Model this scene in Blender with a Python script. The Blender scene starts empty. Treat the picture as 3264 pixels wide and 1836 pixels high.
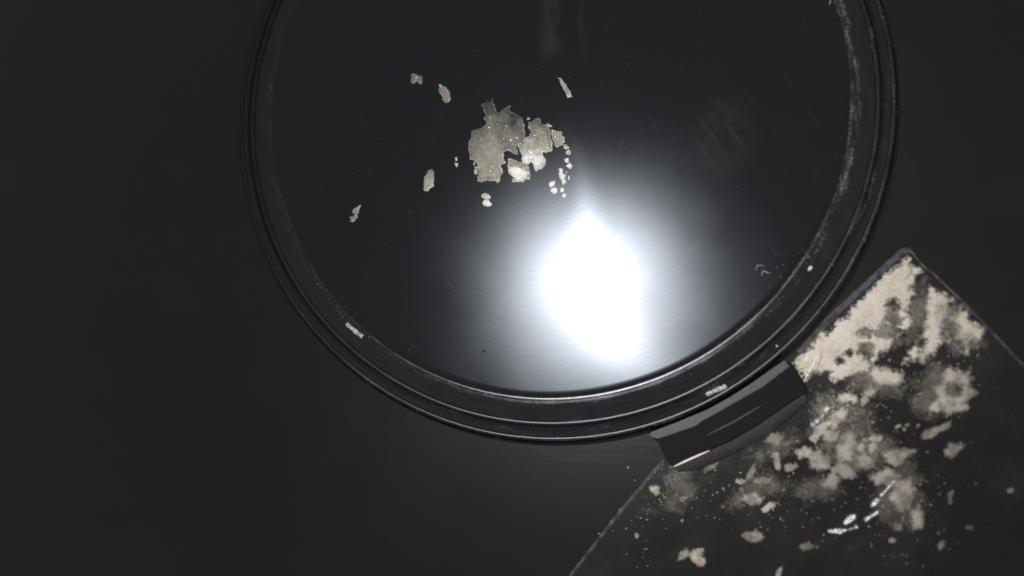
import bpy, bmesh, math, random
import numpy as np
from mathutils import Vector, Matrix

# ------------------------------------------------------------------ frame
K = 0.0000789                       # metres covered by one photograph pixel on the lid plate
H = 2826.0                          # camera distance along its axis, in the same pixel unit
TX, TY = 0.175, 0.075               # tilt of the table against the phone
n_ = Vector((-TX, TY, 1)).normalized()
e1 = Vector((1, 0, TX)).normalized()
e2 = n_.cross(e1)

def to_world(v):
    return Vector((v.dot(e1), v.dot(e2), v.dot(n_)))

CAM = to_world(Vector((0, 0, H)))

def W(px, py, z=0.0):
    """photograph pixel -> point of the horizontal plane at height z (pixel units)"""
    d = to_world(Vector((px - 1632.0, 918.0 - py, -H)))
    t = (z - CAM.z) / d.z
    return CAM + d * t

# ------------------------------------------------------------------ camera, world, lamp
sc = bpy.context.scene
sc.view_settings.view_transform = 'Standard'
sc.view_settings.look = 'None'
sc.view_settings.exposure = 0
sc.view_settings.gamma = 1
sc.render.engine = 'CYCLES'
sc.cycles.max_bounces = 8
sc.cycles.transparent_max_bounces = 16
sc.cycles.sample_clamp_indirect = 4
sc.cycles.use_denoising = False

cd = bpy.data.cameras.new('camera')
cam = bpy.data.objects.new('camera', cd)
sc.collection.objects.link(cam)
cd.sensor_width = 36.0
cd.sensor_fit = 'HORIZONTAL'
cd.lens = 36.0 * H / 3264.0
cd.clip_start = 0.005
cd.clip_end = 20
cd.dof.use_dof = True
cd.dof.focus_distance = (H + 20) * K
cd.dof.aperture_fstop = 3.0
cx, cy, cz = to_world(Vector((1, 0, 0))), to_world(Vector((0, 1, 0))), to_world(Vector((0, 0, 1)))
m = Matrix((cx, cy, cz)).transposed().to_4x4()
m.translation = CAM * K
cam.matrix_world = m
sc.camera = cam

wd = bpy.data.worlds.new('World')
sc.world = wd
wd.use_nodes = True
bg = wd.node_tree.nodes['Background']
bg.inputs[0].default_value = (1.0, 0.98, 0.97, 1)
bg.inputs[1].default_value = 0.32          # dim even light of the dark room

M0 = W(1888, 905, 0)                       # where the phone torch mirrors in the plate
d0 = (M0 - CAM)
r0 = Vector((d0.x, d0.y, -d0.z)).normalized()
tl = (CAM - M0).dot(cz) / r0.dot(cz)
LAMP = M0 + r0 * tl
ld = bpy.data.lights.new('phone_torch', 'SPOT')
ld.energy = 2.12
ld.color = (1.0, 0.985, 0.96)
ld.shadow_soft_size = 40 * K
ld.spot_size = math.radians(60)
ld.spot_blend = 1.0
lo = bpy.data.objects.new('phone_torch', ld)
sc.collection.objects.link(lo)
lo.location = LAMP * K
aim = W(2060, 900, 0)
lo.rotation_euler = (aim - LAMP).to_track_quat('-Z', 'Y').to_euler()

ZT = -110.0                                # table top
C0 = Vector((101.7, 591.5, 0))             # lid centre (pixel units)

# ------------------------------------------------------------------ helpers
def tag(o, label=None, cat=None, group=None, kind=None):
    if label: o['label'] = label
    if cat: o['category'] = cat
    if group: o['group'] = group
    if kind: o['kind'] = kind
    return o

def link(name, verts, faces, mat, parent=None, smooth=True, attrs=None):
    """verts in pixel units, world axes"""
    me = bpy.data.meshes.new(name)
    V = (np.asarray(verts, float) * K)
    me.from_pydata(V.tolist(), [], [list(map(int, f)) for f in faces])
    me.update()
    if smooth:
        me.polygons.foreach_set('use_smooth', [True] * len(me.polygons))
    for k, a in (attrs or {}).items():
        at = me.attributes.new(k, 'FLOAT', 'POINT')
        at.data.foreach_set('value', np.asarray(a, np.float32))
    me.materials.append(mat)
    o = bpy.data.objects.new(name, me)
    sc.collection.objects.link(o)
    if parent: o.parent = parent
    return o

def empty(name, loc):
    o = bpy.data.objects.new(name, None)
    o.location = Vector(loc) * K
    o.empty_display_size = 0.01
    sc.collection.objects.link(o)
    return o

def adopt(child, parent):
    child.parent = parent
    child.matrix_parent_inverse = Matrix.Translation(-parent.location)

def hsh(i, j, s):
    v = np.sin(i * 127.1 + j * 311.7 + s * 74.7) * 43758.5453
    return v - np.floor(v)

def vnoise(x, y, s=0.0):
    i, j = np.floor(x), np.floor(y)
    f, g = x - i, y - j
    f = f * f * (3 - 2 * f); g = g * g * (3 - 2 * g)
    return (hsh(i, j, s) * (1 - f) + hsh(i + 1, j, s) * f) * (1 - g) + (hsh(i, j + 1, s) * (1 - f) + hsh(i + 1, j + 1, s) * f) * g

def fbm(x, y, s=0.0, o=4):
    a, t, r = 1.0, 0.0, 0.0
    for k in range(o):
        r = r + a * vnoise(x, y, s + k * 3.1); t += a
        a *= 0.55; x = x * 2.03; y = y * 2.03
    return r / t

def crinkle(poly, amp, depth, rng):
    for _ in range(depth):
        out = []
        for a, b in zip(poly, poly[1:] + poly[:1]):
            dx, dy = b[0] - a[0], b[1] - a[1]
            l = math.hypot(dx, dy)
            out.append(a)
            if l > 3.0:
                o = rng.gauss(0, 1) * amp * l
                out.append(((a[0] + b[0]) / 2 - dy / l * o, (a[1] + b[1]) / 2 + dx / l * o))
        poly = out
    return poly

def blob(cx_, cy_, rx, ry, ang=0, rng=random, n=11, irr=0.2):
    a = math.radians(ang); out = []
    for k in range(n):
        t = 2 * math.pi * (k + rng.uniform(-.3, .3)) / n
        r = 1 + rng.uniform(-irr, irr)
        u, v = rx * r * math.cos(t), ry * r * math.sin(t)
        out.append((cx_ + u * math.cos(a) - v * math.sin(a), cy_ + u * math.sin(a) + v * math.cos(a)))
    return out

def sheet(polys, z0, g, hfun, snap=True):
    """mesh over the inside of pixel polygons (even-odd); returns verts, faces, d, pixel positions"""
    P = [np.array([W(x, y, z0)[:2] for x, y in p]) for p in polys]
    A = np.concatenate(P); B = np.concatenate([np.roll(p, -1, 0) for p in P])
    lo_, hi_ = A.min(0) - g, A.max(0) + g
    nx, ny = int((hi_[0] - lo_[0]) / g) + 2, int((hi_[1] - lo_[1]) / g) + 2
    X, Y = np.meshgrid(lo_[0] + np.arange(nx) * g, lo_[1] + np.arange(ny) * g)
    X, Y = X.ravel(), Y.ravel()
    ins = np.zeros(X.size, bool); d2 = np.full(X.size, 1e18)
    nxp, nyp = X.copy(), Y.copy()
    for (ax, ay), (bx, by) in zip(A, B):
        c = (ay > Y) != (by > Y)
        if by != ay:
            ins ^= c & (X < (bx - ax) * (Y - ay) / (by - ay) + ax)
        ll = (bx - ax) ** 2 + (by - ay) ** 2 + 1e-9
        t = np.clip(((X - ax) * (bx - ax) + (Y - ay) * (by - ay)) / ll, 0, 1)
        qx, qy = ax + t * (bx - ax), ay + t * (by - ay)
        q = (X - qx) ** 2 + (Y - qy) ** 2
        w = q < d2
        d2[w] = q[w]; nxp[w] = qx[w]; nyp[w] = qy[w]
    d = np.sqrt(d2)
    idx = np.arange(nx * ny).reshape(ny, nx)
    q = np.stack([idx[:-1, :-1], idx[:-1, 1:], idx[1:, 1:], idx[1:, :-1]], -1).reshape(-1, 4)
    keep = ins[q].sum(1) >= 2
    q = q[keep]
    used = np.unique(q)
    re = np.full(nx * ny, -1); re[used] = np.arange(used.size)
    q = re[q]
    x, y, dd, ii = X[used].copy(), Y[used].copy(), d[used], ins[used]
    if snap:
        x[~ii] = nxp[used][~ii]; y[~ii] = nyp[used][~ii]
    dd = np.where(ii, dd, 0.0)
    z = z0 + hfun(x, y, dd)
    return np.c_[x, y, z], q, dd

# ------------------------------------------------------------------ materials
class NT:
    def __init__(s, name):
        s.m = bpy.data.materials.new(name); s.m.use_nodes = True
        s.t = s.m.node_tree; s.t.nodes.clear()
        s.out = s.t.nodes.new('ShaderNodeOutputMaterial')
    def n(s, ty, props=None, **ins):
        nd = s.t.nodes.new(ty)
        for k, v in (props or {}).items(): setattr(nd, k, v)
        for k, v in ins.items():
            kk = k.replace('_', ' ')
            sock = nd.inputs[int(k[1:])] if (k[0] == 'i' and k[1:].isdigit()) else nd.inputs[kk]
            if isinstance(v, bpy.types.NodeSocket): s.t.links.new(v, sock)
            else: sock.default_value = v
        return nd
    def math(s, op, a, b=0.0, c=0.0, clamp=False):
        return s.n('ShaderNodeMath', {'operation': op, 'use_clamp': clamp}, i0=a, i1=b, i2=c).outputs[0]
    def noise(s, vec, scale, detail=4, rough=.55, dim='3D'):
        return s.n('ShaderNodeTexNoise', {'noise_dimensions': dim}, Vector=vec, Scale=scale, Detail=detail, Roughness=rough).outputs[0]
    def ramp(s, f, a, b, lo=0.0, hi=1.0):
        return s.n('ShaderNodeMapRange', {'interpolation_type': 'SMOOTHSTEP'}, i0=f, i1=a, i2=b, i3=lo, i4=hi).outputs[0]
    def mix(s, f, a, b):
        return s.n('ShaderNodeMixShader', i0=f, i1=a, i2=b).outputs[0]
    def col(s, f, a, b):
        nd = s.t.nodes.new('ShaderNodeMix'); nd.data_type = 'RGBA'
        for i, v in ((0, f), (6, a), (7, b)):
            if isinstance(v, bpy.types.NodeSocket): s.t.links.new(v, nd.inputs[i])
            else: nd.inputs[i].default_value = v
        return nd.outputs[2]
    def pos(s):
        return s.n('ShaderNodeNewGeometry').outputs['Position']
    def end(s, sh):
        s.t.links.new(sh, s.out.inputs[0]); return s.m

def rgb(a, b, c): return (a, b, c, 1)

def polar(t):
    """angle, radius (pixel units) round the lid axis, and the relative vector"""
    p = t.pos()
    rel = t.n('ShaderNodeVectorMath', {'operation': 'SUBTRACT'}, i0=p, i1=tuple(C0 * K)).outputs[0]
    xyz = t.n('ShaderNodeSeparateXYZ', i0=rel)
    ang = t.math('ARCTAN2', xyz.outputs[1], xyz.outputs[0])
    r2 = t.math('ADD', t.math('MULTIPLY', xyz.outputs[0], xyz.outputs[0]), t.math('MULTIPLY', xyz.outputs[1], xyz.outputs[1]))
    rad = t.math('MULTIPLY', t.math('SQRT', r2), 1 / K)
    return p, rel, ang, rad, xyz

def plate_material():
    t = NT('spun dark metal')
    p, rel, ang, rad, xyz = polar(t)
    # spun lines: noise drawn out along the turning direction
    pv = t.n('ShaderNodeCombineXYZ', i0=t.math('MULTIPLY', ang, 2.2), i1=t.math('MULTIPLY', rad, 0.16), i2=0.0).outputs[0]
    spun = t.noise(pv, 1.0, 5, .65)
    pv2 = t.n('ShaderNodeCombineXYZ', i0=t.math('MULTIPLY', ang, 7.0), i1=t.math('MULTIPLY', rad, 0.35), i2=3.0).outputs[0]
    spun2 = t.noise(pv2, 1.0, 3, .6)
    cloud = t.noise(p, 45.0, 3)
    fine = t.noise(p, 2600.0, 2, .7)
    tint = t.col(t.noise(p, 70.0, 2), rgb(.041, .0465, .053), rgb(.051, .051, .058))
    base = t.col(t.ramp(fine, .3, .7), tint, rgb(.043, .049, .056))
    bump = t.n('ShaderNodeBump', Strength=.05, Distance=.00004, Height=spun).outputs[0]
    radial = t.n('ShaderNodeVectorMath', {'operation': 'NORMALIZE'}, i0=rel).outputs[0]
    twist = t.math('MULTIPLY_ADD', rad, math.radians(.0548), math.radians(90 - 36.2))      # the turning marks spiral outwards
    jit = t.math('MULTIPLY_ADD', t.math('SUBTRACT', spun2, .5), .25, twist)
    tang = t.n('ShaderNodeVectorRotate', {'rotation_type': 'Z_AXIS'}, Vector=radial, Angle=jit).outputs[0]
    iso_a = t.n('ShaderNodeBsdfAnisotropic', {'distribution': 'BECKMANN'}, Color=base, Roughness=t.math('MULTIPLY_ADD', cloud, .04, .258), Normal=bump)
    iso_b = t.n('ShaderNodeBsdfAnisotropic', {'distribution': 'GGX'}, Color=base, Roughness=.27, Normal=bump)
    iso = t.n('ShaderNodeMixShader', i0=.12, i1=iso_a.outputs[0], i2=iso_b.outputs[0])
    ani = t.n('ShaderNodeBsdfAnisotropic', {'distribution': 'BECKMANN'}, Color=base, Roughness=.20, Anisotropy=.46, Normal=bump, Tangent=tang)
    sh = t.mix(t.ramp(spun2, .3, .7, .11, .22), iso.outputs[0], ani.outputs[0])
    # overhead reflections painted as pale streaks: right side and top centre
    def smear(px, py, rx, ry, sc_, lo, hi, amt, box=False):  # paints one mirrored shape into the plate colour
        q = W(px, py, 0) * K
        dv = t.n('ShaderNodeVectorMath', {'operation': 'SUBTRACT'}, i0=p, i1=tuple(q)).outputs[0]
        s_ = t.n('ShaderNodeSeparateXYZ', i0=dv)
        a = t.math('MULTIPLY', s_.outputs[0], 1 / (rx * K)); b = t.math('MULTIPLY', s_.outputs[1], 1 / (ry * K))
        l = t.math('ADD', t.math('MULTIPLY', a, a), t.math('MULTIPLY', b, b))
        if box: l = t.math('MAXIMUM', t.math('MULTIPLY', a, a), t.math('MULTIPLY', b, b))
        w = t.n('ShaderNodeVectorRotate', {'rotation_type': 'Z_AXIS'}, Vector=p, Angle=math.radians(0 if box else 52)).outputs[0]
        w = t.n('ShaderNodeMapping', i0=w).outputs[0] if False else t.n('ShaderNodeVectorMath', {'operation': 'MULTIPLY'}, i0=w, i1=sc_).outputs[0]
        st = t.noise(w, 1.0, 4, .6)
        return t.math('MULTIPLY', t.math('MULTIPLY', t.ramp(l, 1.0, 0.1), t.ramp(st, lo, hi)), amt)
    s1 = smear(2310, 430, 120, 150, (90, 800, 1), .3, .8, .032)  # brushed overhead reflection on the right, painted in
    s2 = smear(1798, 60, 92, 150, (170, 50, 1), .42, .6, .028, True)  # overhead reflection at top centre, painted in
    dust = t.n('ShaderNodeBsdfDiffuse', Color=rgb(.42, .40, .37))  # pale diffuse tone of the painted reflections
    sh = t.mix(t.math('ADD', s1, s2), sh, dust.outputs[0])  # mixes the painted reflections over the plate
    # hairline scratches
    vor = t.n('ShaderNodeTexVoronoi', {'feature': 'DISTANCE_TO_EDGE', 'voronoi_dimensions': '2D'},
              Vector=t.n('ShaderNodeVectorMath', {'operation': 'MULTIPLY'}, i0=t.n('ShaderNodeVectorRotate', {'rotation_type': 'Z_AXIS'}, Vector=p, Angle=math.radians(25)).outputs[0], i1=(55, 130, 1)).outputs[0], Scale=1.0).outputs[0]
    br = t.ramp(t.noise(p, 160.0, 2), .58, .66)
    scr = t.math('MULTIPLY', t.math('LESS_THAN', vor, .006), t.math('MULTIPLY', br, .05))
    sh = t.mix(scr, sh, t.n('ShaderNodeBsdfAnisotropic', Color=rgb(.3, .31, .33), Roughness=.5).outputs[0])
    return t.end(sh)

def rim_material(name, dirt=.35, base=(.05, .053, .06), rough=.36, lo=.5, hi=.72, turn=.55, c0=-.35, c1=.55, low=.12, rmax=0):
    t = NT(name)
    p, rel, ang, rad, xyz = polar(t)
    pv = t.n('ShaderNodeCombineXYZ', i0=t.math('MULTIPLY', ang, 9.0), i1=t.math('MULTIPLY', rad, 0.05), i2=0.0).outputs[0]
    patch = t.noise(pv, 1.0, 5, .7)
    speck = t.noise(p, 2200.0, 3, .7)
    bump = t.n('ShaderNodeBump', Strength=.25, Distance=.00006, Height=speck).outputs[0]
    met = t.n('ShaderNodeBsdfAnisotropic', {'distribution': 'BECKMANN'}, Color=rgb(*base), Roughness=t.math('MULTIPLY_ADD', patch, .2, rough - .1), Normal=bump)
    dust_and_lift = t.n('ShaderNodeBsdfDiffuse', Color=rgb(.30, .30, .31), Normal=bump)
    side = t.ramp(t.math('COSINE', t.math('ADD', ang, turn)), c0, c1, low, 1.0)
    mk = t.math('MULTIPLY', t.math('MULTIPLY', t.math('MULTIPLY', t.ramp(patch, lo, hi), t.ramp(speck, .38, .62)), dirt), side)
    if rmax: mk = t.math('MULTIPLY', mk, t.ramp(rad, rmax + 12, rmax - 4, .12, 1.0))
    mk = t.math('MAXIMUM', mk, t.ramp(t.math('MULTIPLY', t.math('ADD', speck, patch), .5), .35, .65, .008, .04))      # even pale tone mixed in to lift the shade on the slopes
    return t.end(t.mix(mk, met.outputs[0], dust_and_lift.outputs[0]))

def plain(name, col, rough=.5, spec=.5, bump=0.0, bscale=1500.0, vary=.25, metal=0.0):
    t = NT(name)
    p = t.pos()
    nz = t.noise(p, bscale, 4, .65)
    lo_ = tuple(c * (1 - vary) for c in col) + (1,); hi_ = tuple(min(1, c * (1 + vary)) for c in col) + (1,)
    c = t.col(nz, lo_, hi_)
    b = t.n('ShaderNodeBump', Strength=bump, Distance=.0001, Height=nz).outputs[0]
    s = t.n('ShaderNodeBsdfPrincipled', Base_Color=c, Roughness=rough, Metallic=metal, Normal=b)
    s.inputs['Specular IOR Level'].default_value = spec
    return t.end(s.outputs[0])

def table_material():
    t = NT('black table top')
    p = t.pos()
    grain = t.noise(t.n('ShaderNodeVectorMath', {'operation': 'MULTIPLY'}, i0=p, i1=(60, 400, 1)).outputs[0], 1.0, 5, .65)
    c = t.col(t.ramp(t.noise(p, 25.0, 5, .7), .4, .7), rgb(.0020, .0020, .0022), rgb(.0062, .0048, .0040))
    b = t.n('ShaderNodeBump', Strength=.2, Distance=.0001, Height=grain).outputs[0]
    s = t.n('ShaderNodeBsdfPrincipled', Base_Color=c, Roughness=.26, Normal=b)
    s.inputs['Specular IOR Level'].default_value = .52
    return t.end(s.outputs[0])

def crystal_material():
    t = NT('cloudy white flake')
    p = t.pos()
    d = t.n('ShaderNodeAttribute', {'attribute_name': 'd'}).outputs['Fac']
    op = t.n('ShaderNodeAttribute', {'attribute_name': 'op'}).outputs['Fac']
    nz = t.noise(p, 900.0, 5, .7)
    nf = t.noise(p, 4200.0, 3, .7)
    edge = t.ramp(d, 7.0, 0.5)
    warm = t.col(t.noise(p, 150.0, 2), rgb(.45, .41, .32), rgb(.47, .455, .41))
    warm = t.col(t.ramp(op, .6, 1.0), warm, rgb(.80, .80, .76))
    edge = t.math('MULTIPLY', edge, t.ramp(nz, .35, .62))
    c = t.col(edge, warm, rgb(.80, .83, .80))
    bump = t.n('ShaderNodeBump', Strength=.9, Distance=.00025, Height=t.math('ADD', nz, t.math('MULTIPLY', nf, .5))).outputs[0]
    s = t.n('ShaderNodeBsdfPrincipled', Base_Color=c, Roughness=.42, Normal=bump)
    s.inputs['Specular IOR Level'].default_value = .35
    vo = t.n('ShaderNodeTexVoronoi', Vector=p, Scale=3400.0)
    nrm = t.n('ShaderNodeVectorMath', {'operation': 'SUBTRACT'}, i0=vo.outputs['Color'], i1=(.5, .5, .5)).outputs[0]
    geo = t.n('ShaderNodeNewGeometry').outputs['Normal']
    nn = t.n('ShaderNodeVectorMath', {'operation': 'NORMALIZE'}, i0=t.n('ShaderNodeVectorMath', {'operation': 'ADD'}, i0=geo, i1=nrm).outputs[0]).outputs[0]
    spark = t.n('ShaderNodeBsdfAnisotropic', Color=rgb(.9, .9, .88), Roughness=.16, Normal=nn)
    sh = t.mix(.04, s.outputs[0], spark.outputs[0])
    a = t.math('ADD', t.math('MULTIPLY', op, t.ramp(nz, .25, .65, .72, 1.08)), t.math('MULTIPLY', edge, .18), clamp=True)
    return t.end(t.mix(a, t.n('ShaderNodeBsdfTransparent').outputs[0], sh))

def powder_material():
    t = NT('off white powder behind film')
    p = t.pos()
    d = t.n('ShaderNodeAttribute', {'attribute_name': 'd'}).outputs['Fac']
    op = t.n('ShaderNodeAttribute', {'attribute_name': 'op'}).outputs['Fac']
    n1 = t.noise(p, 230.0, 4, .6)
    n2 = t.noise(p, 1100.0, 4, .65)
    c = t.col(t.ramp(n1, .3, .7), rgb(.50, .43, .34), rgb(.63, .58, .51))
    c = t.col(t.ramp(n2, .35, .75), c, rgb(.68, .64, .58))
    bump = t.n('ShaderNodeBump', Strength=.6, Distance=.0003, Height=n2).outputs[0]
    s = t.n('ShaderNodeBsdfDiffuse', Color=c, Normal=bump)
    n3 = t.noise(p, 480.0, 4, .65)
    e = t.math('MULTIPLY_ADD', t.math('SUBTRACT', n2, .5), 1.0, d)
    e = t.math('MULTIPLY_ADD', t.math('SUBTRACT', n3, .5), 1.5, e)
    a = t.math('MULTIPLY', t.ramp(e, -.05, .95), t.math('MULTIPLY', op, t.ramp(n1, .32, .62, .5, 1.0)), clamp=True)
    return t.end(t.mix(a, t.n('ShaderNodeBsdfTransparent').outputs[0], s.outputs[0]))

def film_material(name='clear plastic film', k=1.0):
    t = NT(name)
    p = t.pos()
    fr = t.n('ShaderNodeFresnel', IOR=1.22).outputs[0]
    w = t.noise(t.n('ShaderNodeVectorMath', {'operation': 'MULTIPLY'}, i0=t.n('ShaderNodeVectorRotate', {'rotation_type': 'Z_AXIS'}, Vector=p, Angle=math.radians(50)).outputs[0], i1=(60, 240, 60)).outputs[0], 1.0, 4, .6)
    bump = t.n('ShaderNodeBump', Strength=.2, Distance=.0006, Height=t.math('MULTIPLY_ADD', t.noise(p, 420.0, 3), .25, w)).outputs[0]
    g = t.n('ShaderNodeBsdfAnisotropic', Color=rgb(1, 1, 1), Roughness=.14, Normal=bump)
    g = t.n('ShaderNodeMixShader', i0=.34, i1=g.outputs[0], i2=t.n('ShaderNodeBsdfAnisotropic', Color=rgb(1, 1, 1), Roughness=.34, Normal=bump).outputs[0])
    milk = t.n('ShaderNodeBsdfDiffuse', Color=rgb(.5, .47, .45))
    tr = t.n('ShaderNodeBsdfTransparent', Color=rgb(.97, .97, .97))
    sh = t.mix(t.ramp(t.noise(p, 60.0, 4), .4, .75, .0, .012), tr.outputs[0], milk.outputs[0])
    return t.end(t.mix(t.math('MULTIPLY', fr, k * .55), sh, g.outputs[0]))

def seam_material():
    t = NT('heat sealed film edge')
    tr = t.n('ShaderNodeBsdfTransparent')
    s = t.n('ShaderNodeBsdfPrincipled', Base_Color=rgb(.42, .40, .40), Roughness=.35)
    return t.end(t.mix(t.ramp(t.noise(t.pos(), 500.0, 3), .3, .7, .04, .22), tr.outputs[0], s.outputs[0]))

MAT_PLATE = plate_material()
MAT_SHOULDER = rim_material('scuffed shoulder', .6, (.045, .047, .053), rough=.28, lo=.44, hi=.68, turn=-.12, c0=.35, c1=.85, low=.3, rmax=957)
MAT_STEP = rim_material('dark stepped rim', .07, (.045, .047, .052), .42)
MAT_BEAD = rim_material('scuffed bead', .42, (.036, .038, .044), .34)
MAT_TAB = plain('black tab plastic', (.004, .004, .0045), .7, .18, .15, 1400)
MAT_LIP = plain('grey worn tab lip', (.052, .050, .060), .5, .5, .7, 1300, .8)
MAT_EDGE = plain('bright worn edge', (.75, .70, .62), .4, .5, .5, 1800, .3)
def wear_glint_material():
    t = NT('worn metal and painted glint')
    nz = t.noise(t.pos(), 1500.0, 4, .7)
    b = t.n('ShaderNodeBump', Strength=.8, Distance=.0001, Height=nz).outputs[0]
    s_ = t.n('ShaderNodeBsdfPrincipled', Base_Color=rgb(.46, .46, .48), Roughness=.5, Normal=b)
    return t.end(t.mix(t.ramp(nz, .30, .58, .15, 1.0), t.n('ShaderNodeBsdfTransparent').outputs[0], s_.outputs[0]))
MAT_WEAR_GLINT = wear_glint_material()  # wear on the bead, and the glint painted on the left rim
MAT_CRY = crystal_material()
MAT_POW = powder_material()
MAT_FILM = film_material()
MAT_BACK = film_material('back of the bag', .3)
MAT_SEAM = seam_material()
MAT_DUST = plain('dust', (.5, .5, .5), .7, .3, 0, 900)
MAT_DARK = plain('dark speck', (.004, .004, .005), .5, .3)
MAT_BROWN = plain('brown crumb', (.11, .085, .075), .7, .3, .4)
MAT_TABLE = table_material()

# ------------------------------------------------------------------ table
T = 9000
gr = link('table', [(-T, -T, ZT), (T, -T, ZT), (T, T, ZT), (-T, T, ZT)], [(0, 1, 2, 3)], MAT_TABLE, smooth=False)
tag(gr, kind='structure')

# ------------------------------------------------------------------ round lid
lid = empty('round_lid', (C0.x, C0.y, ZT))
tag(lid, 'round dark metal lid with spun plate, stepped rim and clip tab', 'lid')

def lathe(name, prof, mat, parent, seg=384, close_center=False, sm=True):
    vs, fs = [], []
    if close_center: vs.append((C0.x, C0.y, prof[0][1]))
    b = len(vs)
    for r, z in prof:
        for k in range(seg):
            a = 2 * math.pi * k / seg
            vs.append((C0.x + r * math.cos(a), C0.y + r * math.sin(a), z))
    if close_center:
        for k in range(seg): fs.append((0, b + k, b + (k + 1) % seg))
    for i in range(len(prof) - 1):
        for k in range(seg):
            k2 = (k + 1) % seg
            fs.append((b + i * seg + k, b + (i + 1) * seg + k, b + (i + 1) * seg + k2, b + i * seg + k2))
    o = link(name, vs, fs, mat, None, sm)
    adopt(o, parent)
    return o

def bead(r, z, w, h, n=10):
    return [(r + w * math.cos(math.pi - math.pi * i / n), z + h * math.sin(math.pi * i / n)) for i in range(n + 1)]

def pz(rr):                                   # the plate is very slightly dished towards its edge
    return .020 / 460 * max(0.0, rr - 700) ** 2
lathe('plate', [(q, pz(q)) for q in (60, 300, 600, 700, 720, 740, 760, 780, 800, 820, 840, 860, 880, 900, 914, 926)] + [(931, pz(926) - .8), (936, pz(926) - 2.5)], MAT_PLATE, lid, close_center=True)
lathe('shoulder', [(933, .2), (935, 2.3), (938, 3.5), (942, 3.9), (946, 3.6), (950, 3.7), (956, 3.8), (961, 3.5), (966, 2), (975, -2.5), (990, -9.5), (1003, -15.5), (1007, -18)], MAT_SHOULDER, lid)
lathe('step', [(1005, -17.3), (1008, -19), (1012, -20)], MAT_STEP, lid)
lathe('middle_bead', bead(1018, -20, 7, 4, 12) + [(1032, -26), (1045, -34)], MAT_BEAD, lid)
lathe('channel', [(1044, -34), (1050, -37.5), (1062, -40)], MAT_STEP, lid)
lathe('outer_bead', bead(1068, -40, 7, 4, 12) + [(1079, -44), (1083, -54), (1080, -60)], MAT_BEAD, lid)
lathe('skirt', [(1080, -59.5), (1000, -68), (975, -76), (970, ZT + .5)], MAT_STEP, lid)

def prism(name, pix, ztop, zbot, mat, parent, bev=2.5):
    bm = bmesh.new()
    top = [bm.verts.new(W(x, y, ztop) * K) for x, y in pix]
    bot = []
    for v in top:
        bot.append(bm.verts.new((v.co.x, v.co.y, zbot * K)))
    f = bm.faces.new(top)
    if f.normal.z == 0: f.normal_update()
    bm.faces.new(list(reversed(bot)))
    nn = len(top)
    for i in range(nn):
        bm.faces.new((top[i], top[(i + 1) % nn], bot[(i + 1) % nn], bot[i]))
    bmesh.ops.recalc_face_normals(bm, faces=bm.faces[:])
    ed = [e for e in bm.edges if all(abs(v.co.z - ztop * K) < 1e-7 for v in e.verts)]
    bmesh.ops.bevel(bm, geom=ed, offset=bev * K, segments=2, affect='EDGES', profile=.6)
    bmesh.ops.triangulate(bm, faces=[q for q in bm.faces if len(q.verts) > 4])
    me = bpy.data.meshes.new(name); bm.to_mesh(me); bm.free()
    me.materials.append(mat)
    o = bpy.data.objects.new(name, me); sc.collection.objects.link(o)
    adopt(o, parent)
    return o

tab = prism('clip_tab', [(2088, 1388), (2098, 1408), (2112, 1440), (2127, 1470), (2144, 1487), (2200, 1462), (2331, 1404), (2410, 1358), (2516, 1285),
                         (2560, 1256), (2572, 1243), (2566, 1228), (2540, 1186), (2523, 1158), (2500, 1150), (2395, 1236), (2258, 1318)], -53, -90, MAT_TAB, lid, 3)
def sub(o, parent):
    o.parent = parent
    o.matrix_parent_inverse = Matrix.Identity(4)
def prism_sub(*a, **k):
    o = prism(*a, **k); sub(o, tab); return o
prism_sub('collar', [(2066, 1386), (2078, 1376), (2160, 1345), (2258, 1304), (2330, 1264), (2395, 1222), (2501, 1147), (2519, 1168), (2430, 1236), (2349, 1281), (2262, 1331),
                     (2243, 1340), (2225, 1354), (2213, 1361), (2140, 1386), (2097, 1400), (2080, 1396)], -47, -57, MAT_LIP, lid, 3)
# sloping front lip
fa = [(2142, 1489), (2200, 1464), (2331, 1406), (2410, 1360), (2516, 1287), (2562, 1257)]
fb = [(2163, 1503), (2225, 1496), (2345, 1441), (2455, 1378), (2531, 1320), (2577, 1280)]
vs = [W(x, y, -51) for x, y in fa] + [W(x, y, -57) for x, y in [(a + .25 * (c - a), b + .25 * (e - b)) for (a, b), (c, e) in zip(fa, fb)]] + [W(x, y, -90) for x, y in fb] + [W(x, y, -96) for x, y in fb]
nf = len(fa)
fs = [(r * nf + i, r * nf + nf + i, r * nf + nf + i + 1, r * nf + i + 1) for r in range(3) for i in range(nf - 1)]
lip = link('front_lip', vs, fs, MAT_LIP); sub(lip, tab)

def tube(name, pts, r, mat, n=6, taper=True):
    vs, fs = [], []
    L = len(pts)
    for i, p in enumerate(pts):
        a = pts[max(i - 1, 0)]; b = pts[min(i + 1, L - 1)]
        dv = (Vector(b) - Vector(a)).normalized()
        u = Vector((0, 0, 1)).cross(dv).normalized(); v = dv.cross(u)
        rr = r * (min(1, .35 + 2.5 * min(i, L - 1 - i) / L) if taper else 1)
        for k in range(n):
            t_ = 2 * math.pi * k / n
            vs.append(Vector(p) + u * math.cos(t_) * rr + v * math.sin(t_) * rr)
    for i in range(L - 1):
        for k in range(n):
            k2 = (k + 1) % n
            fs.append((i * n + k, i * n + k2, i * n + n + k2, i * n + n + k))
    fs.append(tuple(range(n))[::-1]); fs.append(tuple((L - 1) * n + k for k in range(n)))
    return link(name, vs, fs, mat)

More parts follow.
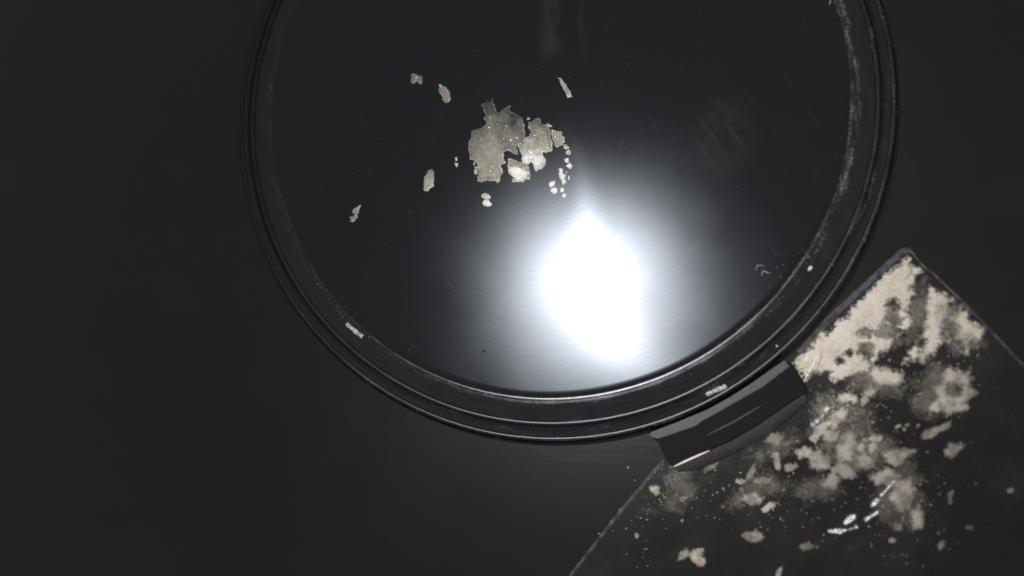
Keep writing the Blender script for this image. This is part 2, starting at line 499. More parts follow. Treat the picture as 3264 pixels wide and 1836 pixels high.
def arcpts(pix, z, n=10):
    out = []
    for (a, b), (c, d) in zip(pix, pix[1:]):
        for k in range(n): out.append(W(a + (c - a) * k / n, b + (d - b) * k / n, z))
    out.append(W(*pix[-1], z))
    return out
rd = tube('ridge', arcpts([(2252, 1388), (2340, 1344), (2428, 1292)], -52.6), 3.0, MAT_LIP); sub(rd, tab)
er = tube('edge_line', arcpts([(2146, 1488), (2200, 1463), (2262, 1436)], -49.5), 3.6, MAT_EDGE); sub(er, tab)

def ring_patch(name, p0, p1, z, w, seedv):
    """pale strip of wear and painted glint, lying on the ring between two photo points"""
    a, b = W(*p0, z) - C0, W(*p1, z) - C0
    r0_, r1_ = a.xy.length, b.xy.length
    t0, t1 = math.atan2(a.y, a.x), math.atan2(b.y, b.x)
    rng = random.Random(seedv); vs, fs = [], []
    N = 18
    for i in range(N + 1):
        t_ = t0 + (t1 - t0) * i / N; r_ = r0_ + (r1_ - r0_) * i / N
        for j in range(4):
            q = (j / 3 - .5) * w * rng.uniform(.65, 1.15)
            vs.append((C0.x + (r_ + q) * math.cos(t_), C0.y + (r_ + q) * math.sin(t_), z + 1.6 * math.sin(math.pi * j / 3)))
    for i in range(N):
        for j in range(3): fs.append((i * 4 + j, i * 4 + j + 1, i * 4 + j + 5, i * 4 + j + 4))
    o = link(name, vs, fs, MAT_WEAR_GLINT); adopt(o, lid); return o
ring_patch('worn_glint_patch', (2252, 1258), (2314, 1230), -14.5, 14, 1)
ring_patch('worn_glint_patch', (1104, 1032), (1156, 1074), 4.6, 13, 2)  # glint on the left rim, painted as a pale strip

# ------------------------------------------------------------------ flakes on the plate
def za(*p): return [(1450 + x / 6.44, 290 + y / 6.44) for x, y in p]
def zb(*p): return [(1450 + x / 6.44, 430 + y / 6.44) for x, y in p]
def zc(*p): return [(1080 + x / 4.293, 480 + y / 4.293) for x, y in p]
def zd(*p): return [(1280 + x / 6.44, 200 + y / 6.44) for x, y in p]
def ze(*p): return [(1600 + x / 2.337, y / 2.337) for x, y in p]

def flake(name, polys, label, cat, thick=9, g=2.6, op=.8, opf=None, seed=1, amp=.09, z0=.4, mat=None, group=None, edge=9, parent=None, rough=.7, depth=3, dscale=1.0):
    rng = random.Random(seed)
    polys = [crinkle(list(p), amp, depth, rng) for p in polys]
    def hf(x, y, d):
        b = np.clip(d / edge, 0, 1) ** .6
        return thick * b * (1 - rough * .5 + rough * (fbm(x / 22, y / 22, seed, 4) - .25)) + .3
    V, F, D = sheet(polys, z0, g, hf)
    if opf is None: OP = np.full(len(V), op)
    else:
        OP = opf(V[:, 0], V[:, 1])
    c = V.mean(0); c[2] = z0
    o = link(name, V - c, F, mat or MAT_CRY, None, True, {'d': D * dscale, 'op': OP})
    o.location = Vector(c) * K
    if parent is not None:
        o.parent = parent; o.matrix_parent_inverse = Matrix.Translation(-parent.location)
    if label: tag(o, label, cat, group)
    return o

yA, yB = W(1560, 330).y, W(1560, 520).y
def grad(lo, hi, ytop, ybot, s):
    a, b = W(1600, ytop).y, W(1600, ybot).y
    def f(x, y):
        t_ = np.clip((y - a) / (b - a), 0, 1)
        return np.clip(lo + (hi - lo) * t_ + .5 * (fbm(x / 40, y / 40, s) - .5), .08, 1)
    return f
GRP = 'white flakes and crumbs lying on the lid plate'
M1 = za((655, 150), (640, 230), (630, 260), (570, 245), (535, 290), (545, 330), (580, 360), (595, 410), (625, 470), (650, 500), (600, 540), (590, 580), (640, 620), (640, 690),
        (600, 720), (540, 760), (440, 790), (340, 830), (335, 900), (320, 990), (285, 1060), (280, 1140), (275, 1190), (295, 1260), (300, 1340)) + \
    zb((300, 500), (380, 525), (430, 545), (450, 600), (485, 660), (480, 800), (480, 900), (450, 940), (500, 960), (580, 965), (650, 945), (720, 950), (800, 940), (840, 940), (860, 995), (900, 980),
       (940, 910), (930, 860), (970, 820), (990, 740), (970, 680), (945, 660), (950, 620), (990, 605), (1050, 575), (1060, 560), (1020, 520), (1000, 470), (1000, 430), (1020, 405), (990, 380),
       (1010, 350), (1090, 310), (1110, 340), (1150, 345), (1180, 380), (1240, 410), (1310, 395), (1290, 330), (1290, 290), (1250, 260), (1275, 230)) + \
    za((1290, 1105), (1385, 1080), (1420, 1020), (1450, 950), (1445, 900), (1440, 830), (1415, 770), (1440, 690), (1405, 660), (1400, 570), (1350, 530), (1300, 490), (1250, 470), (1190, 435), (1155, 450),
       (1130, 400), (1155, 300), (1120, 300), (1060, 320), (1010, 370), (950, 400), (920, 440), (870, 430), (840, 380), (800, 300), (840, 290), (790, 250), (770, 200), (805, 170), (760, 150), (740, 230), (700, 215))
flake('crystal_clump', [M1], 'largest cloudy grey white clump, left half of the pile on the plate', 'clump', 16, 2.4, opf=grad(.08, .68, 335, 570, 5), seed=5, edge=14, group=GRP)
M2 = za((1452, 955), (1530, 930), (1530, 870), (1590, 860), (1560, 840), (1510, 770), (1500, 730), (1530, 725), (1510, 690), (1510, 630), (1570, 640), (1600, 620), (1640, 570), (1700, 555), (1745, 565),
        (1760, 610), (1770, 650), (1800, 690), (1860, 680), (1910, 700), (1930, 760), (1956, 800), (1962, 900), (1972, 960), (1996, 1010), (2016, 1070), (2000, 1140), (2005, 1200), (1990, 1245), (1920, 1250),
        (1880, 1280), (1800, 1250), (1815, 1330)) + \
    zb((1870, 510), (1880, 560), (1850, 640), (1800, 700), (1720, 715), (1690, 750), (1650, 745), (1620, 690), (1620, 640), (1590, 580), (1540, 550), (1530, 600), (1470, 610), (1430, 580), (1380, 530),
       (1365, 490), (1385, 440), (1370, 400), (1330, 360), (1322, 300), (1304, 262), (1286, 222), (1396, 184), (1426, 120))
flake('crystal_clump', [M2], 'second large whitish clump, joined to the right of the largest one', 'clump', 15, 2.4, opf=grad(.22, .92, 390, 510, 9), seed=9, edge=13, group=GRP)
flake('crystal_clump', [za((1968, 795), (2000, 790), (2100, 820), (2200, 840), (2200, 920), (2250, 940), (2260, 1050), (2230, 1060), (2220, 1130), (2150, 1110), (2140, 1150), (2080, 1160), (2044, 1130),
      (2034, 1060), (2014, 1010), (1982, 960), (1976, 880))], 'crusty grey piece on the right tip of the pile', 'clump', 9, 2.2, .62, seed=12, group=GRP)
flake('crystal_flake', [za((1880, 676), (1920, 655), (1950, 690), (2005, 720), (1960, 745), (1916, 738))], 'thin curled flake over the upper right edge of the pile', 'flake', 5, 2, .5, seed=13, group=GRP)
t4 = flake('crystal_clump', [zb((1085, 500), (1200, 500), (1280, 540), (1380, 550), (1440, 600), (1500, 630), (1520, 690), (1540, 760), (1565, 830), (1550, 900), (1500, 935), (1470, 890), (1440, 940), (1400, 985),
      (1330, 970), (1240, 970), (1200, 975), (1165, 940), (1170, 900), (1210, 880), (1180, 850), (1120, 810), (1090, 750), (1100, 680), (1070, 630), (1090, 560)), zb((1395, 690), (1410, 655), (1425, 690))],
      'round two layered clump in the notch under the pile', 'clump', 8, 2.2, .55, seed=17, group=GRP)
flake('crust', [zb((1100, 660), (1220, 630), (1320, 645), (1390, 705), (1440, 720), (1525, 765), (1480, 880), (1440, 930), (1400, 970), (1250, 960), (1215, 880), (1120, 800), (1095, 730))], None, None, 13, 2.2, .95, seed=18, z0=2.5, parent=t4)
S = random.Random(3)
flake('crystal_crumb', [zb(*blob(396, 592, 24, 46, 0, S))], 'upper of the three crumbs on the lower left edge of the pile', 'crumb', 5, 1.6, .5, seed=21, edge=5, group=GRP)
flake('crystal_crumb', [zb(*blob(446, 672, 42, 34, 0, S))], 'middle of the three crumbs on the lower left edge of the pile', 'crumb', 5, 1.6, .6, seed=22, edge=5, group=GRP)
flake('crystal_crumb', [zb(*blob(436, 752, 46, 54, 0, S))], 'lower and largest of the three crumbs on the lower left edge of the pile', 'crumb', 6, 1.6, .6, seed=23, edge=5, group=GRP)
flake('crystal_crumb', [zc((1585, 88), (1600, 100), (1628, 85), (1626, 130), (1608, 150), (1590, 128))], 'upper tiny notched crumb of the pair left of the pile', 'crumb', 4, 1.5, .5, seed=24, edge=4, group=GRP)
flake('crystal_crumb', [zc((1590, 162), (1606, 175), (1630, 160), (1632, 205), (1612, 232), (1594, 212))], 'lower tiny notched crumb of the pair left of the pile', 'crumb', 4, 1.5, .55, seed=25, edge=4, group=GRP)
flake('crystal_crumb', [za((1500, 530), (1555, 570), (1530, 590), (1468, 598))], 'tiny triangular crumb above the cleft in the pile', 'crumb', 4, 1.5, .45, seed=26, edge=4, group=GRP)
flake('crystal_crumb', [za(*blob(2280, 1150, 60, 52, 0, S))], 'topmost crumb of the column right of the pile', 'crumb', 6, 1.6, .7, seed=27, edge=5, group=GRP)
flake('crystal_crumb', [za(*blob(2333, 1262, 60, 52, -20, S))], 'second crumb from the top of the column right of the pile', 'crumb', 6, 1.6, .75, seed=28, edge=5, group=GRP)
flake('crystal_crumb', [zb((2226, 520), (2280, 480), (2345, 468), (2335, 520), (2350, 545), (2315, 582), (2270, 570), (2260, 545))], 'spiky crumb third from the top right of the pile', 'crumb', 6, 1.6, .85, seed=29, edge=5, group=GRP)
flake('crystal_crumb', [zb((2285, 655), (2310, 600), (2390, 570), (2392, 620), (2432, 630), (2400, 650), (2395, 685), (2345, 702), (2320, 670))], 'spiky crumb fourth from the top right of the pile', 'crumb', 6, 1.6, .95, seed=30, edge=5, group=GRP)
flake('crystal_clump', [zb((2115, 720), (2140, 682), (2200, 680), (2225, 720), (2220, 760), (2235, 800), (2295, 825), (2265, 870), (2290, 940), (2300, 990), (2240, 1030), (2200, 1010), (2190, 940), (2150, 880), (2130, 800), (2150, 760))],
      'long knobbly white clump in the column right of the pile', 'clump', 9, 1.9, .95, seed=31, edge=7, group=GRP)
flake('crystal_crumb', [zb(*blob(2290, 775, 20, 38, 10, S, irr=.4))], 'small grainy bit beside the head of the long knobbly clump', 'crumb', 4, 1.4, .6, seed=32, edge=4, group=GRP)
flake('crystal_crumb', [zb(*blob(2340, 880, 24, 55, 10, S, irr=.4))], 'small grainy bit beside the foot of the long knobbly clump', 'crumb', 4, 1.4, .7, seed=33, edge=4, group=GRP)
flake('crystal_crumb', [zb((1920, 1000), (2000, 950), (2062, 950), (2060, 1010), (2000, 1070), (1975, 1092), (1930, 1040))], 'pale wedge shaped crumb, upper left of the four near the glare', 'crumb', 7, 1.8, 1, seed=34, edge=5, group=GRP)
flake('crystal_crumb', [zb((1960, 1130), (2060, 1075), (2112, 1110), (2110, 1160), (2060, 1210), (2025, 1225), (1980, 1180))], 'bright angular crumb, largest of the four near the glare', 'crumb', 8, 1.8, 1, seed=35, edge=5, group=GRP)
flake('crystal_crumb', [zb(*blob(2202, 1132, 46, 54, 15, S, irr=.12))], 'small white crumb above the lowest one near the glare', 'crumb', 6, 1.6, 1, seed=36, edge=5, group=GRP)
flake('crystal_crumb', [zb(*blob(2248, 1250, 42, 56, 25, S, irr=.12))], 'lowest small white crumb, closest to the glare', 'crumb', 6, 1.6, 1, seed=37, edge=5, group=GRP)
flake('crystal_crumb', [zb((540, 1250), (600, 1190), (680, 1210), (730, 1260), (740, 1300), (710, 1322), (600, 1318), (560, 1290))], 'upper of two stacked rounded flakes below the pile', 'crumb', 7, 1.8, .75, seed=38, edge=6, group=GRP)
flake('crystal_crumb', [zc((1960, 720), (1975, 690), (1996, 668), (2050, 675), (2100, 728), (2080, 760), (2030, 768), (1980, 752))], 'lower, whiter of two stacked rounded flakes below the pile', 'crumb', 7, 1.8, .95, seed=39, edge=6, group=GRP)
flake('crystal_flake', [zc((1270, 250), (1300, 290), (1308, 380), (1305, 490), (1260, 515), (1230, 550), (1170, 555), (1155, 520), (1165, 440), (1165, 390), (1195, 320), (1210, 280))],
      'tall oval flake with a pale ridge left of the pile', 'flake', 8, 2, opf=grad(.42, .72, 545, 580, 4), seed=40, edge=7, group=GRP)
flake('crystal_flake', [zc((305, 730), (285, 790), (270, 850), (255, 920), (220, 965), (150, 978), (165, 945), (148, 910), (200, 900), (220, 860), (180, 850), (190, 820), (240, 780))],
      'dim jagged lightning shaped flake farthest down left on the plate', 'flake', 6, 2, .48, seed=41, edge=6, group=GRP)
flake('crystal_flake', [zd((185, 260), (235, 210), (275, 240), (330, 245), (350, 270), (410, 265), (430, 300), (420, 350), (425, 420), (370, 435), (330, 400), (300, 390), (280, 420), (220, 430), (185, 390), (190, 340), (215, 315)),
      zd((305, 318), (328, 290), (338, 320))], 'dim four lobed flake at the upper left with a hole in its middle', 'flake', 5, 1.8, .38, seed=42, edge=6, group=GRP)
flake('crystal_flake', [zd((750, 440), (800, 440), (860, 490), (900, 490), (950, 560), (1000, 620), (990, 680), (1010, 750), (980, 800), (930, 835), (880, 810), (840, 740), (815, 660), (770, 570), (750, 540), (790, 530), (770, 490))],
      'slanting grey flake above and left of the pile', 'flake', 7, 2, .50, seed=43, edge=7, group=GRP)
flake('crystal_flake', [ze((418, 580), (440, 580), (480, 630), (500, 670), (526, 720), (490, 730), (475, 700), (455, 660), (435, 620))], 'narrow splinter shaped flake standing alone above the right of the pile', 'flake', 6, 1.8, .62, seed=44, edge=6, group=GRP)
# bits on the rim
flake('crumb', [[(2574, 861), (2581, 848), (2590, 849), (2589, 858), (2580, 862)]], 'white crumb on the plate edge near the bag corner', 'crumb', 7, 1.5, 1, seed=50, edge=4, z0=4.3)
flake('crumb', [[(2769, 397), (2774, 399), (2777, 410), (2773, 411)]], 'thin pale sliver on the dark step at the right of the rim', 'crumb', 4, 1.2, .8, seed=51, edge=3, z0=-19)
flake('crumb', [[(2473, 1098), (2477, 1101), (2480, 1105), (2475, 1106)]], 'tiny bright grain on the rim close to the clip tab', 'crumb', 4, 1.2, 1, seed=52, edge=3, z0=-15.5)
flake('brown_crumb', [blob(2732, 115, 9, 8, 0, S)], 'round brown crumb on the rim at the top right', 'crumb', 5, 1.5, 1, seed=53, edge=4, z0=-18, mat=MAT_BROWN)
flake('dark_speck', [blob(1543, 1120, 4.5, 3.6, 0, S)], 'tiny black speck on the plate below left of the glare', 'speck', 3, 1.0, 1, seed=54, edge=3, mat=MAT_DARK)
for pts, lab in (([(2411, 858), (2413, 847), (2422, 845), (2437, 849)], 'upper curled lint fibre on the plate near the bag'), ([(2427, 880), (2430, 866), (2436, 864), (2446, 869), (2458, 872)], 'lower curled lint fibre on the plate near the bag')):
    f = tube('lint_fibre', arcpts(pts, 2.8, 5), .9, MAT_DUST, 5); tag(f, lab, 'lint', 'lint fibres')
f = tube('lint_fibre', arcpts([(2643, 15), (2646, 6), (2648, -4)], 4.4, 4), 1.3, MAT_DUST, 5); tag(f, 'straight bright lint fibre at the top edge beside the shoulder', 'lint', 'lint fibres')

# dust grains
R = random.Random(11)
vs, fs = [], []
def grain(x, y, z, s):
    b = len(vs)
    for dx, dy, dz in ((1, 0, 0), (-.5, .8, 0), (-.6, -.7, 0), (0, 0, 1)):
        vs.append((x + s * dx * R.uniform(.5, 1.2), y + s * dy * R.uniform(.5, 1.2), z + s * dz * .8))
    fs.extend(((b, b + 1, b + 3), (b + 1, b + 2, b + 3), (b + 2, b, b + 3)))
def on_ring(r, z, n, t0, t1, s0, s1, j=9):
    for _ in range(n):
        t_ = math.radians(R.uniform(t0, t1)); rr = r + R.gauss(0, j)
        grain(C0.x + rr * math.cos(t_), C0.y + rr * math.sin(t_), z, R.uniform(s0, s1) * (1 if R.random() > .06 else 1.7))
on_ring(950, 4.0, 190, -50, 40, .7, 1.9, 7)
on_ring(950, 4.0, 60, -150, -50, .7, 2.0, 9)
on_ring(1010, -19, 26, -60, 40, .8, 2.0, 6)
on_ring(1018, -16, 40, -110, 30, .8, 1.9, 3)
on_ring(1068, -36, 90, -125, 40, .8, 1.9, 3)
for _ in range(150):
    r_ = 920 * math.sqrt(R.random()); t_ = R.uniform(0, 6.283)
    grain(C0.x + r_ * math.cos(t_), C0.y + r_ * math.sin(t_), pz(r_) + .3, R.uniform(.6, 1.5))
for _ in range(40):
    q = W(R.gauss(1850, 60), R.gauss(470, 40), 0)
    grain(q.x, q.y, .3, R.uniform(.6, 1.7))
for _ in range(26):
    q = W(R.gauss(2540, 45), R.gauss(870, 45), 0)
    if (q - C0).xy.length < 930: grain(q.x, q.y, pz((q - C0).xy.length) + .3, R.uniform(1.0, 3.0))
du = link('dust', vs, fs, MAT_DUST, None, False)
tag(du, 'fine pale dust grains scattered over the lid', None, None, 'stuff')

# ------------------------------------------------------------------ plastic bag
ZB = ZT + 1.0
edgeL = [(2894, 786), (2868, 795), (2768, 886), (2638, 1007), (2540, 1120), (2380, 1290), (2230, 1400), (2135, 1478), (2112, 1463), (2078, 1500), (2043, 1544), (1979, 1619), (1910, 1707), (1811, 1835), (1700, 1985)]
edgeB = [(2000, 2230), (2350, 2260), (2700, 2030), (2960, 1830), (3070, 1757), (3300, 1560), (3420, 1320)]
edgeR = [(3264, 1162), (3163, 1053), (3085, 972), (2975, 866), (2952, 858), (2905, 806)]
BAG = edgeL + edgeB + edgeR
RIDGES = [(2900, 1000, 2960, 900, 6, 24), (2950, 1480, 3080, 1380, 6, 40), (3010, 1810, 3120, 1710, 6, 20), (2560, 1420, 2700, 1270, 5, 22)]
CREASES = [([(2642, 1694), (2684, 1690), (2730, 1678)], 19), ([(2700, 1668), (2716, 1650)], 25), ([(2760, 1655), (2796, 1632)], 16), ([(2780, 1612), (2796, 1592)], 18), ([(2806, 1580), (2850, 1532)], 13),
           ([(2554, 1236), (2606, 1130)], 12), ([(2474, 1838), (2488, 1812)], 9), ([(2090, 1810), (2250, 1695)], 26, .5), ([(2590, 1442), (2700, 1290)], 9, .65), ([(2540, 1768), (2660, 1722)], 30, .62), ([(2960, 1500), (3080, 1440)], 20, .6),
           ([(2890, 862), (2790, 950)], 14, .6), ([(2480, 1660), (2600, 1600)], 16, .5), ([(2700, 1730), (2860, 1690)], 26, .68)]
def film_h(x, y, d):
    z = 4 + 20 * (1 - (1 - np.clip(d / 220, 0, 1)) ** 2) - 4 * (1 - np.clip(d / 8, 0, 1)) + 7 * (fbm(x / 190, y / 190, 3, 3) - .5) * np.clip(d / 60, 0, 1) + 3.0 * (fbm(x / 45, y / 45, 8, 3) - .5) * np.clip(d / 30, 0, 1)
    # the tray presses the film flat under its rim and tab
    rr = np.hypot(x - C0.x, y - C0.y)
    cap = 15 + .1 * np.clip(rr - 1100, 0, 9999)
    z = np.minimum(z, cap)
    for x0, y0, x1, y1, h, w in RIDGES:
        a, b = W(x0, y0, ZB + 30), W(x1, y1, ZB + 30)
        dx, dy = b.x - a.x, b.y - a.y
        t_ = ((x - a.x) * dx + (y - a.y) * dy) / (dx * dx + dy * dy)
        tc = np.clip(t_, 0, 1)
        wob = 3 * np.sin(tc * 7 + x0)
        q = (x - a.x - tc * dx + wob * dy / math.hypot(dx, dy)) ** 2 + (y - a.y - tc * dy - wob * dx / math.hypot(dx, dy)) ** 2
        z = z + h * np.exp(-q / (w * w)) * np.clip(d / 20, 0, 1)
    best = np.zeros(len(x)); hh = np.zeros(len(x))
    for pl, w, *st in CREASES:                          # creases turned so that they catch the torch
        Q = [W(px, py, ZB + 22) for px, py in pl]
        mid = sum(Q, Vector()) / len(Q)
        hv = ((CAM - mid).normalized() + (LAMP - mid).normalized()).normalized()
        st = st[0] if st else 1.0
        gx, gy = -hv.x / hv.z * st, -hv.y / hv.z * st
        for a, b in zip(Q, Q[1:]):
            dx, dy = b.x - a.x, b.y - a.y
            tc = np.clip(((x - a.x) * dx + (y - a.y) * dy) / (dx * dx + dy * dy), 0, 1)
            q = (x - a.x - tc * dx) ** 2 + (y - a.y - tc * dy) ** 2
            wt = (1 if st == 1 else .8) * np.exp(-(q * (.25 + 1.15 * fbm(x / 16, y / 16, 4, 3)) / (w * w)) ** 2)
            h = (x - mid.x) * gx + (y - mid.y) * gy
            m_ = wt > best
            hh = np.where(m_, h, hh); best = np.maximum(best, wt)
    z = z * (1 - best) + (z * 0 + 24 + hh) * best
    return z
bag = empty('plastic_bag', W(2600, 1450, ZT))
tag(bag, 'clear plastic bag of off white powder tucked under the lid rim and tab', 'bag')
V, F, D = sheet([BAG], ZB, 5.0, film_h)
fl = link('film', V, F, MAT_FILM); adopt(fl, bag)
V2, F2, D2 = sheet([BAG], ZT + .5, 60.0, lambda x, y, d: 0 * x)
fb_ = link('back_film', V2, F2[:, ::-1], MAT_BACK); adopt(fb_, bag)
# sealed borders
def strip(name, pix, w, z, side):
    vs, fs = [], []
    P = arcpts(pix, z, 8)
    for i, p in enumerate(P):
        a, b = P[max(i - 1, 0)], P[min(i + 1, len(P) - 1)]
        dv = (b - a); dv.z = 0; dv.normalize(); nn = Vector((-dv.y, dv.x, 0)) * side
        for q, dz in ((0, 0), (.12, 2.2), (.9, 2.0), (1, .2)):
            v = p + nn * w * q; v.z = z + dz + .4 * math.sin(i * .9); vs.append(v)
    for i in range(len(P) - 1):
        for j in range(3): fs.append((i * 4 + j, i * 4 + j + 1, i * 4 + j + 5, i * 4 + j + 4))
    o = link(name, vs, fs, MAT_SEAM); adopt(o, bag); return o
strip('seam', [(2894, 786), (2868, 795), (2768, 886), (2638, 1007), (2540, 1120)], 20, ZB + 2, 1)
strip('seam', [(2112, 1463), (2078, 1500), (2043, 1544), (1979, 1619), (1910, 1707), (1811, 1835), (1700, 1985)], 12, ZB + 2, 1)
strip('seam', [(2900, 790), (2952, 852), (2975, 866), (3085, 972), (3163, 1053), (3264, 1162), (3420, 1320)], 8, ZB + 2, -1)

# ------------------------------------------------------------------ powder in the bag
def z6(*p): return [(2464 + x / 3.22, 780 + y / 3.22) for x, y in p]
def z7(*p): return [(2100 + x / 3.22, 1386 + y / 3.22) for x, y in p]
ZP = ZT + 2.5
PG = 'powder lumps inside the bag'
S2 = random.Random(8)
def lump(poly, label, op=.9, thick=11, g=3.5, seed=1, holes=(), edge=10, name='powder_lump'):
    return flake(name, [poly] + list(holes), label, 'lump', thick, g, op, seed=seed, amp=.12, z0=ZP, mat=MAT_POW, group=PG, edge=edge, rough=.6, dscale=1.0 / edge)
def hole(x, y, rx, ry, a=0):
    return z6(*blob(x, y, rx * .85, ry * .85, a, S2, 9, .3))
lump(z6((1385, 78), (1290, 150), (1150, 270), (1000, 420), (800, 610), (600, 820), (400, 980), (250, 1120), (180, 1210), (250, 1330), (310, 1430), (430, 1340), (560, 1330), (640, 1440), (760, 1400), (850, 1340), (960, 1330), (1050, 1240),
        (1090, 1150), (1230, 1060), (1290, 960), (1400, 900), (1430, 760), (1425, 600), (1450, 430), (1500, 330), (1570, 280)),
     'big pale heap of powder packed in the top corner of the bag', 2.2, 9, 4, 61,
     [hole(1225, 620, 48, 40), hole(1235, 760, 85, 50, 20), hole(1170, 890, 130, 48, -5), hole(950, 905, 55, 24, -10), hole(950, 1085, 85, 62, 0), hole(690, 1195, 26, 18), hole(780, 1110, 10, 10)], edge=32, name='powder_heap')
lump(z6((1590, 370), (1800, 500), (2000, 650), (2200, 880), (2170, 960), (2040, 1010), (2040, 1120), (2000, 1170), (1940, 1120), (1900, 1020), (1800, 1010), (1700, 1110), (1560, 1240), (1400, 1210), (1310, 1260),
        (1360, 1130), (1470, 960), (1530, 880), (1510, 720), (1550, 570), (1575, 440)), 'greyish heap of powder along the right edge of the bag', 1.6, 8, 4, 62,
     [hole(1800, 880, 75, 110, 10), hole(1830, 680, 22, 60, 10), hole(1515, 1020, 22, 40)], edge=32, name='powder_heap')
L = [(2824, 1198, 48, 27, 10, .9, 'flat pale lump just below the big heap'),
     (3042, 1240, 56, 58, 0, .78, 'large ragged lump with a dark middle, right of the bag centre'),
     (3048, 1300, 36, 14, 3, .7, 'flat lump under the large ragged one'),
     (2978, 1299, 16, 13, -30, .75, 'small angular lump left of the flat one under the ragged lump'),
     (2985, 1370, 50, 13, -28, .62, 'long slanting streak of powder at the right'),
     (3040, 1430, 36, 17, -18, .6, 'dim lump below the long slanting streak'),
     (2702, 1270, 33, 16, 5, .95, 'bright lump right of the clip tab end'),
     (2772, 1248, 18, 17, 0, .75, 'small round lump right of the bright one by the tab end'),
     (2757, 1279, 11, 13, 0, .7, 'little lump under the small round one'),
     (2664, 1334, 34, 24, -40, 1, 'bright pinkish lump below the tab end'),
     (2610, 1378, 14, 34, 35, .75, 'narrow smear of powder along the crease below the tab end'),
     (2561, 1443, 24, 17, 0, .85, 'round lump at the lower end of the narrow smear'),
     (2614, 1463, 34, 30, 20, .85, 'broad lump right of the round one at the smear end'),
     (2651, 1389, 24, 15, 0, .6, 'dim lump right of the narrow smear'),
     (2695, 1422, 34, 42, 10, .6, 'soft tan lump in the middle of the bag'),
     (2741, 1428, 16, 13, -20, .85, 'small pale oval lump in the middle of the bag'),
     (2794, 1398, 20, 11, -12, .8, 'curled lump, upper arm, right of the pale oval'),
     (2784, 1424, 12, 18, 5, .8, 'curled lump, lower arm, right of the pale oval'),
     (2756, 1474, 30, 25, 0, .65, 'soft round lump under the pale oval'),
     (2866, 1450, 50, 22, -12, .62, 'wide soft lump right of the curled lumps'),
     (2653, 1530, 24, 30, 20, .5, 'dim lump below the broad one'),
     (2690, 1500, 34, 18, 30, .5, 'dim slanting lump above the dark hollow'),
     (2830, 1522, 46, 26, 0, .62, 'tan lump just above the shiny crease'),
     (2877, 1575, 38, 40, 25, .7, 'wedge shaped tan lump touching the shiny crease'),
     (2925, 1655, 23, 36, -8, .65, 'oblong lump right of the shiny crease'),
     (2862, 1680, 13, 11, 20, .5, 'small dim lump below the wedge shaped one'),
     (2844, 1722, 10, 7, 0, .5, 'tiny dim lump at the bottom right of the shiny crease'),
     (3029, 1586, 9, 20, 20, .4, 'faint upright lump at the right of the bag'),
     (3000, 1735, 11, 14, 35, .45, 'faint lump near the bottom right corner of the bag'),
     (3092, 1682, 9, 7, 0, .35, 'faint tiny lump nearest the bottom right fold of the bag'),
     (3222, 1564, 9, 8, 0, .4, 'faint lone lump at the far right of the bag'),
     (2861, 1359, 9, 5, -35, .8, 'small bright grain in the dark space above the curled lumps'),
     (2361, 1534, 17, 8, 0, .85, 'small bright oval lump below the middle of the tab'),
     (2401, 1591, 30, 17, 15, .75, 'star shaped lump in the lower left of the bag'),
     (2448, 1616, 24, 13, -30, .85, 'slanting bright lump next to the star shaped one'),
     (2403, 1709, 33, 16, 0, .6, 'blurred oval lump at the bottom of the bag'),
     (2482, 1826, 7, 18, 25, .8, 'narrow bright lump cut by the bottom of the picture'),
     (2476, 1472, 11, 26, -18, .6, 'bent upright lump below the right of the tab'),
     (2398, 1503, 10, 27, 20, .4, 'faint upright lump left of the bent one'),
     (2430, 1532, 28, 8, -8, .4, 'faint flat lump under the bent upright one'),
     (2520, 1491, 22, 11, -20, .55, 'ragged lump between the bent one and the broad one'),
     (2474, 1397, 30, 17, -10, .38, 'faint smeared lump against the front of the tab'),
     (2262, 1488, 24, 8, -25, .35, 'faint thin lump along the left of the tab front'),
     (2175, 1592, 8, 8, 0, .5, 'bluish small lump near the left seam'),
     (2090, 1562, 13, 16, 10, .8, 'bright small lump close to the left seam and tab corner'),
     (2029, 1708, 6, 7, 0, .5, 'dim tiny lump along the left seam'),
     (2575, 1742, 18, 12, 0, .35, 'faint lump left of the shiny crease end')]
for i, (x, y, rx, ry, a, op, lab) in enumerate(L):
    hs = [blob(x - 4, y + 4, 17, 15, 0, S2, 8, .3)] if 'dark middle' in lab else []
    lump(blob(x, y, rx * 1.22 + 3, ry * 1.25 + 3, a, S2, 12, .25), lab, op, 6, 2.2 if min(rx, ry) < 12 else 3.5, 100 + i, edge=max(5, min(22, .75 * min(rx, ry))), holes=hs)
lump(z7((170, 1310), (215, 1180), (290, 1150), (325, 1195), (350, 1160), (478, 1158), (458, 1240), (472, 1365), (400, 1365), (330, 1310), (308, 1262), (250, 1292)), 'bright M shaped lump near the bottom of the bag', .85, 9, 3, 90, edge=9)
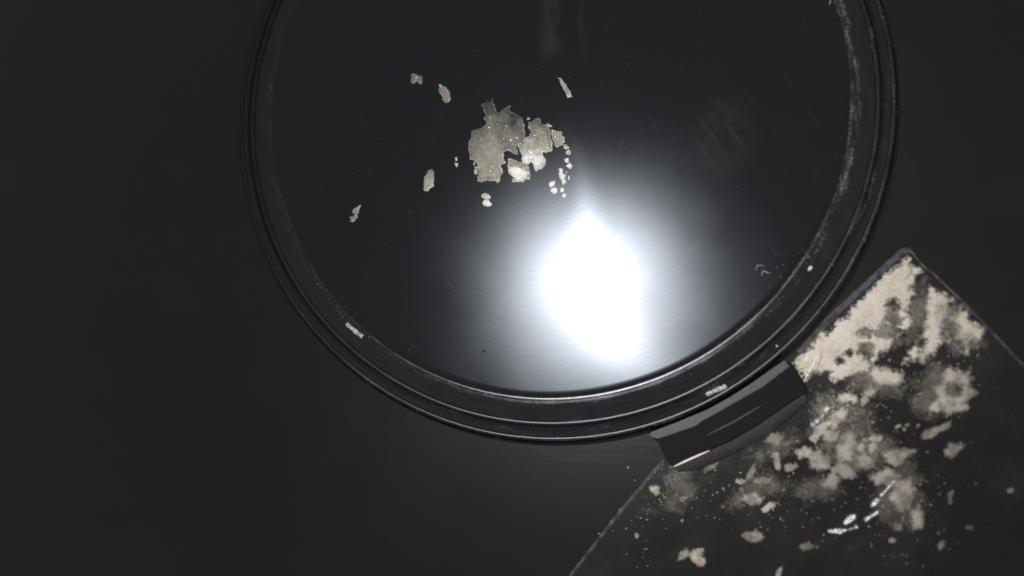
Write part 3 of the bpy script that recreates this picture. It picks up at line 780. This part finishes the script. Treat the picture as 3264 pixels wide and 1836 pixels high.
# thin dusting of powder clinging between the lumps
dv, df, dd_, do_ = [], [], [], []
for i, (x, y, rx, ry, a, op) in enumerate(((2690, 1370, 110, 120, 0, .26), (2420, 1560, 120, 70, -20, .25), (2870, 1590, 100, 130, 20, .2), (2790, 1230, 120, 60, 0, .42), (2470, 1430, 110, 45, -28, .32),
                                       (2990, 1250, 110, 110, 0, .30), (2760, 1440, 130, 80, 0, .28), (3060, 1080, 90, 60, 40, .35), (2170, 1560, 70, 90, 20, .22), (2600, 1560, 120, 60, -10, .22), (2620, 1290, 70, 50, -50, .5), (2930, 1000, 60, 120, 15, .32), (2800, 1050, 95, 130, 40, .5), (3030, 1020, 70, 90, -40, .45))):
    p_ = crinkle(blob(x, y, rx, ry, a, S2, 14, .25), .1, 2, S2)
    v, f, d = sheet([p_], ZT + 1.6, 7.0, lambda x, y, d: np.minimum(d, 8) * .05)
    df += (f + sum(len(q) for q in dv)).tolist(); dv.append(v); dd_.append(d / 45); do_.append(np.full(len(v), op * .75))
ds = link('powder_dusting', np.concatenate(dv), df, MAT_POW, None, True, {'d': np.concatenate(dd_), 'op': np.concatenate(do_)})
tag(ds, 'thin dusting of powder clinging inside the bag', None, None, 'stuff')
# fine crumbs inside the bag
vs, fs = [], []
for cx_, cy_, sx, sy, n in ((2690, 1310, 70, 50, 150), (2720, 1430, 80, 60, 130), (2420, 1570, 110, 60, 110), (3000, 1250, 60, 60, 60), (2880, 1620, 60, 70, 70), (2150, 1560, 60, 60, 40), (2040, 1690, 40, 70, 30), (2850, 1180, 80, 40, 70), (2750, 1600, 200, 120, 90), (3060, 1130, 40, 40, 40)):
    for _ in range(n):
        q = W(R.gauss(cx_, sx), R.gauss(cy_, sy), ZP)
        if (q - C0).xy.length < 1100: continue
        s = R.uniform(1.2, 4.2) * (1 if R.random() > .12 else 1.8)
        b = len(vs)
        for k in range(5):
            t_ = 2 * math.pi * k / 5 + R.uniform(-.3, .3); vs.append((q.x + s * math.cos(t_) * R.uniform(.6, 1.2), q.y + s * math.sin(t_) * R.uniform(.6, 1.2), ZP))
        vs.append((q.x, q.y, ZP + s * .9))
        for k in range(5): fs.append((b + k, b + (k + 1) % 5, b + 5))
n = len(vs)
cr = link('powder_crumbs', vs, fs, MAT_POW, None, True, {'d': np.full(n, .8), 'op': np.array([R.uniform(.25, .6) for _ in range(n // 6) for _k in range(6)])})
tag(cr, 'fine powder crumbs strewn inside the bag', None, None, 'stuff')
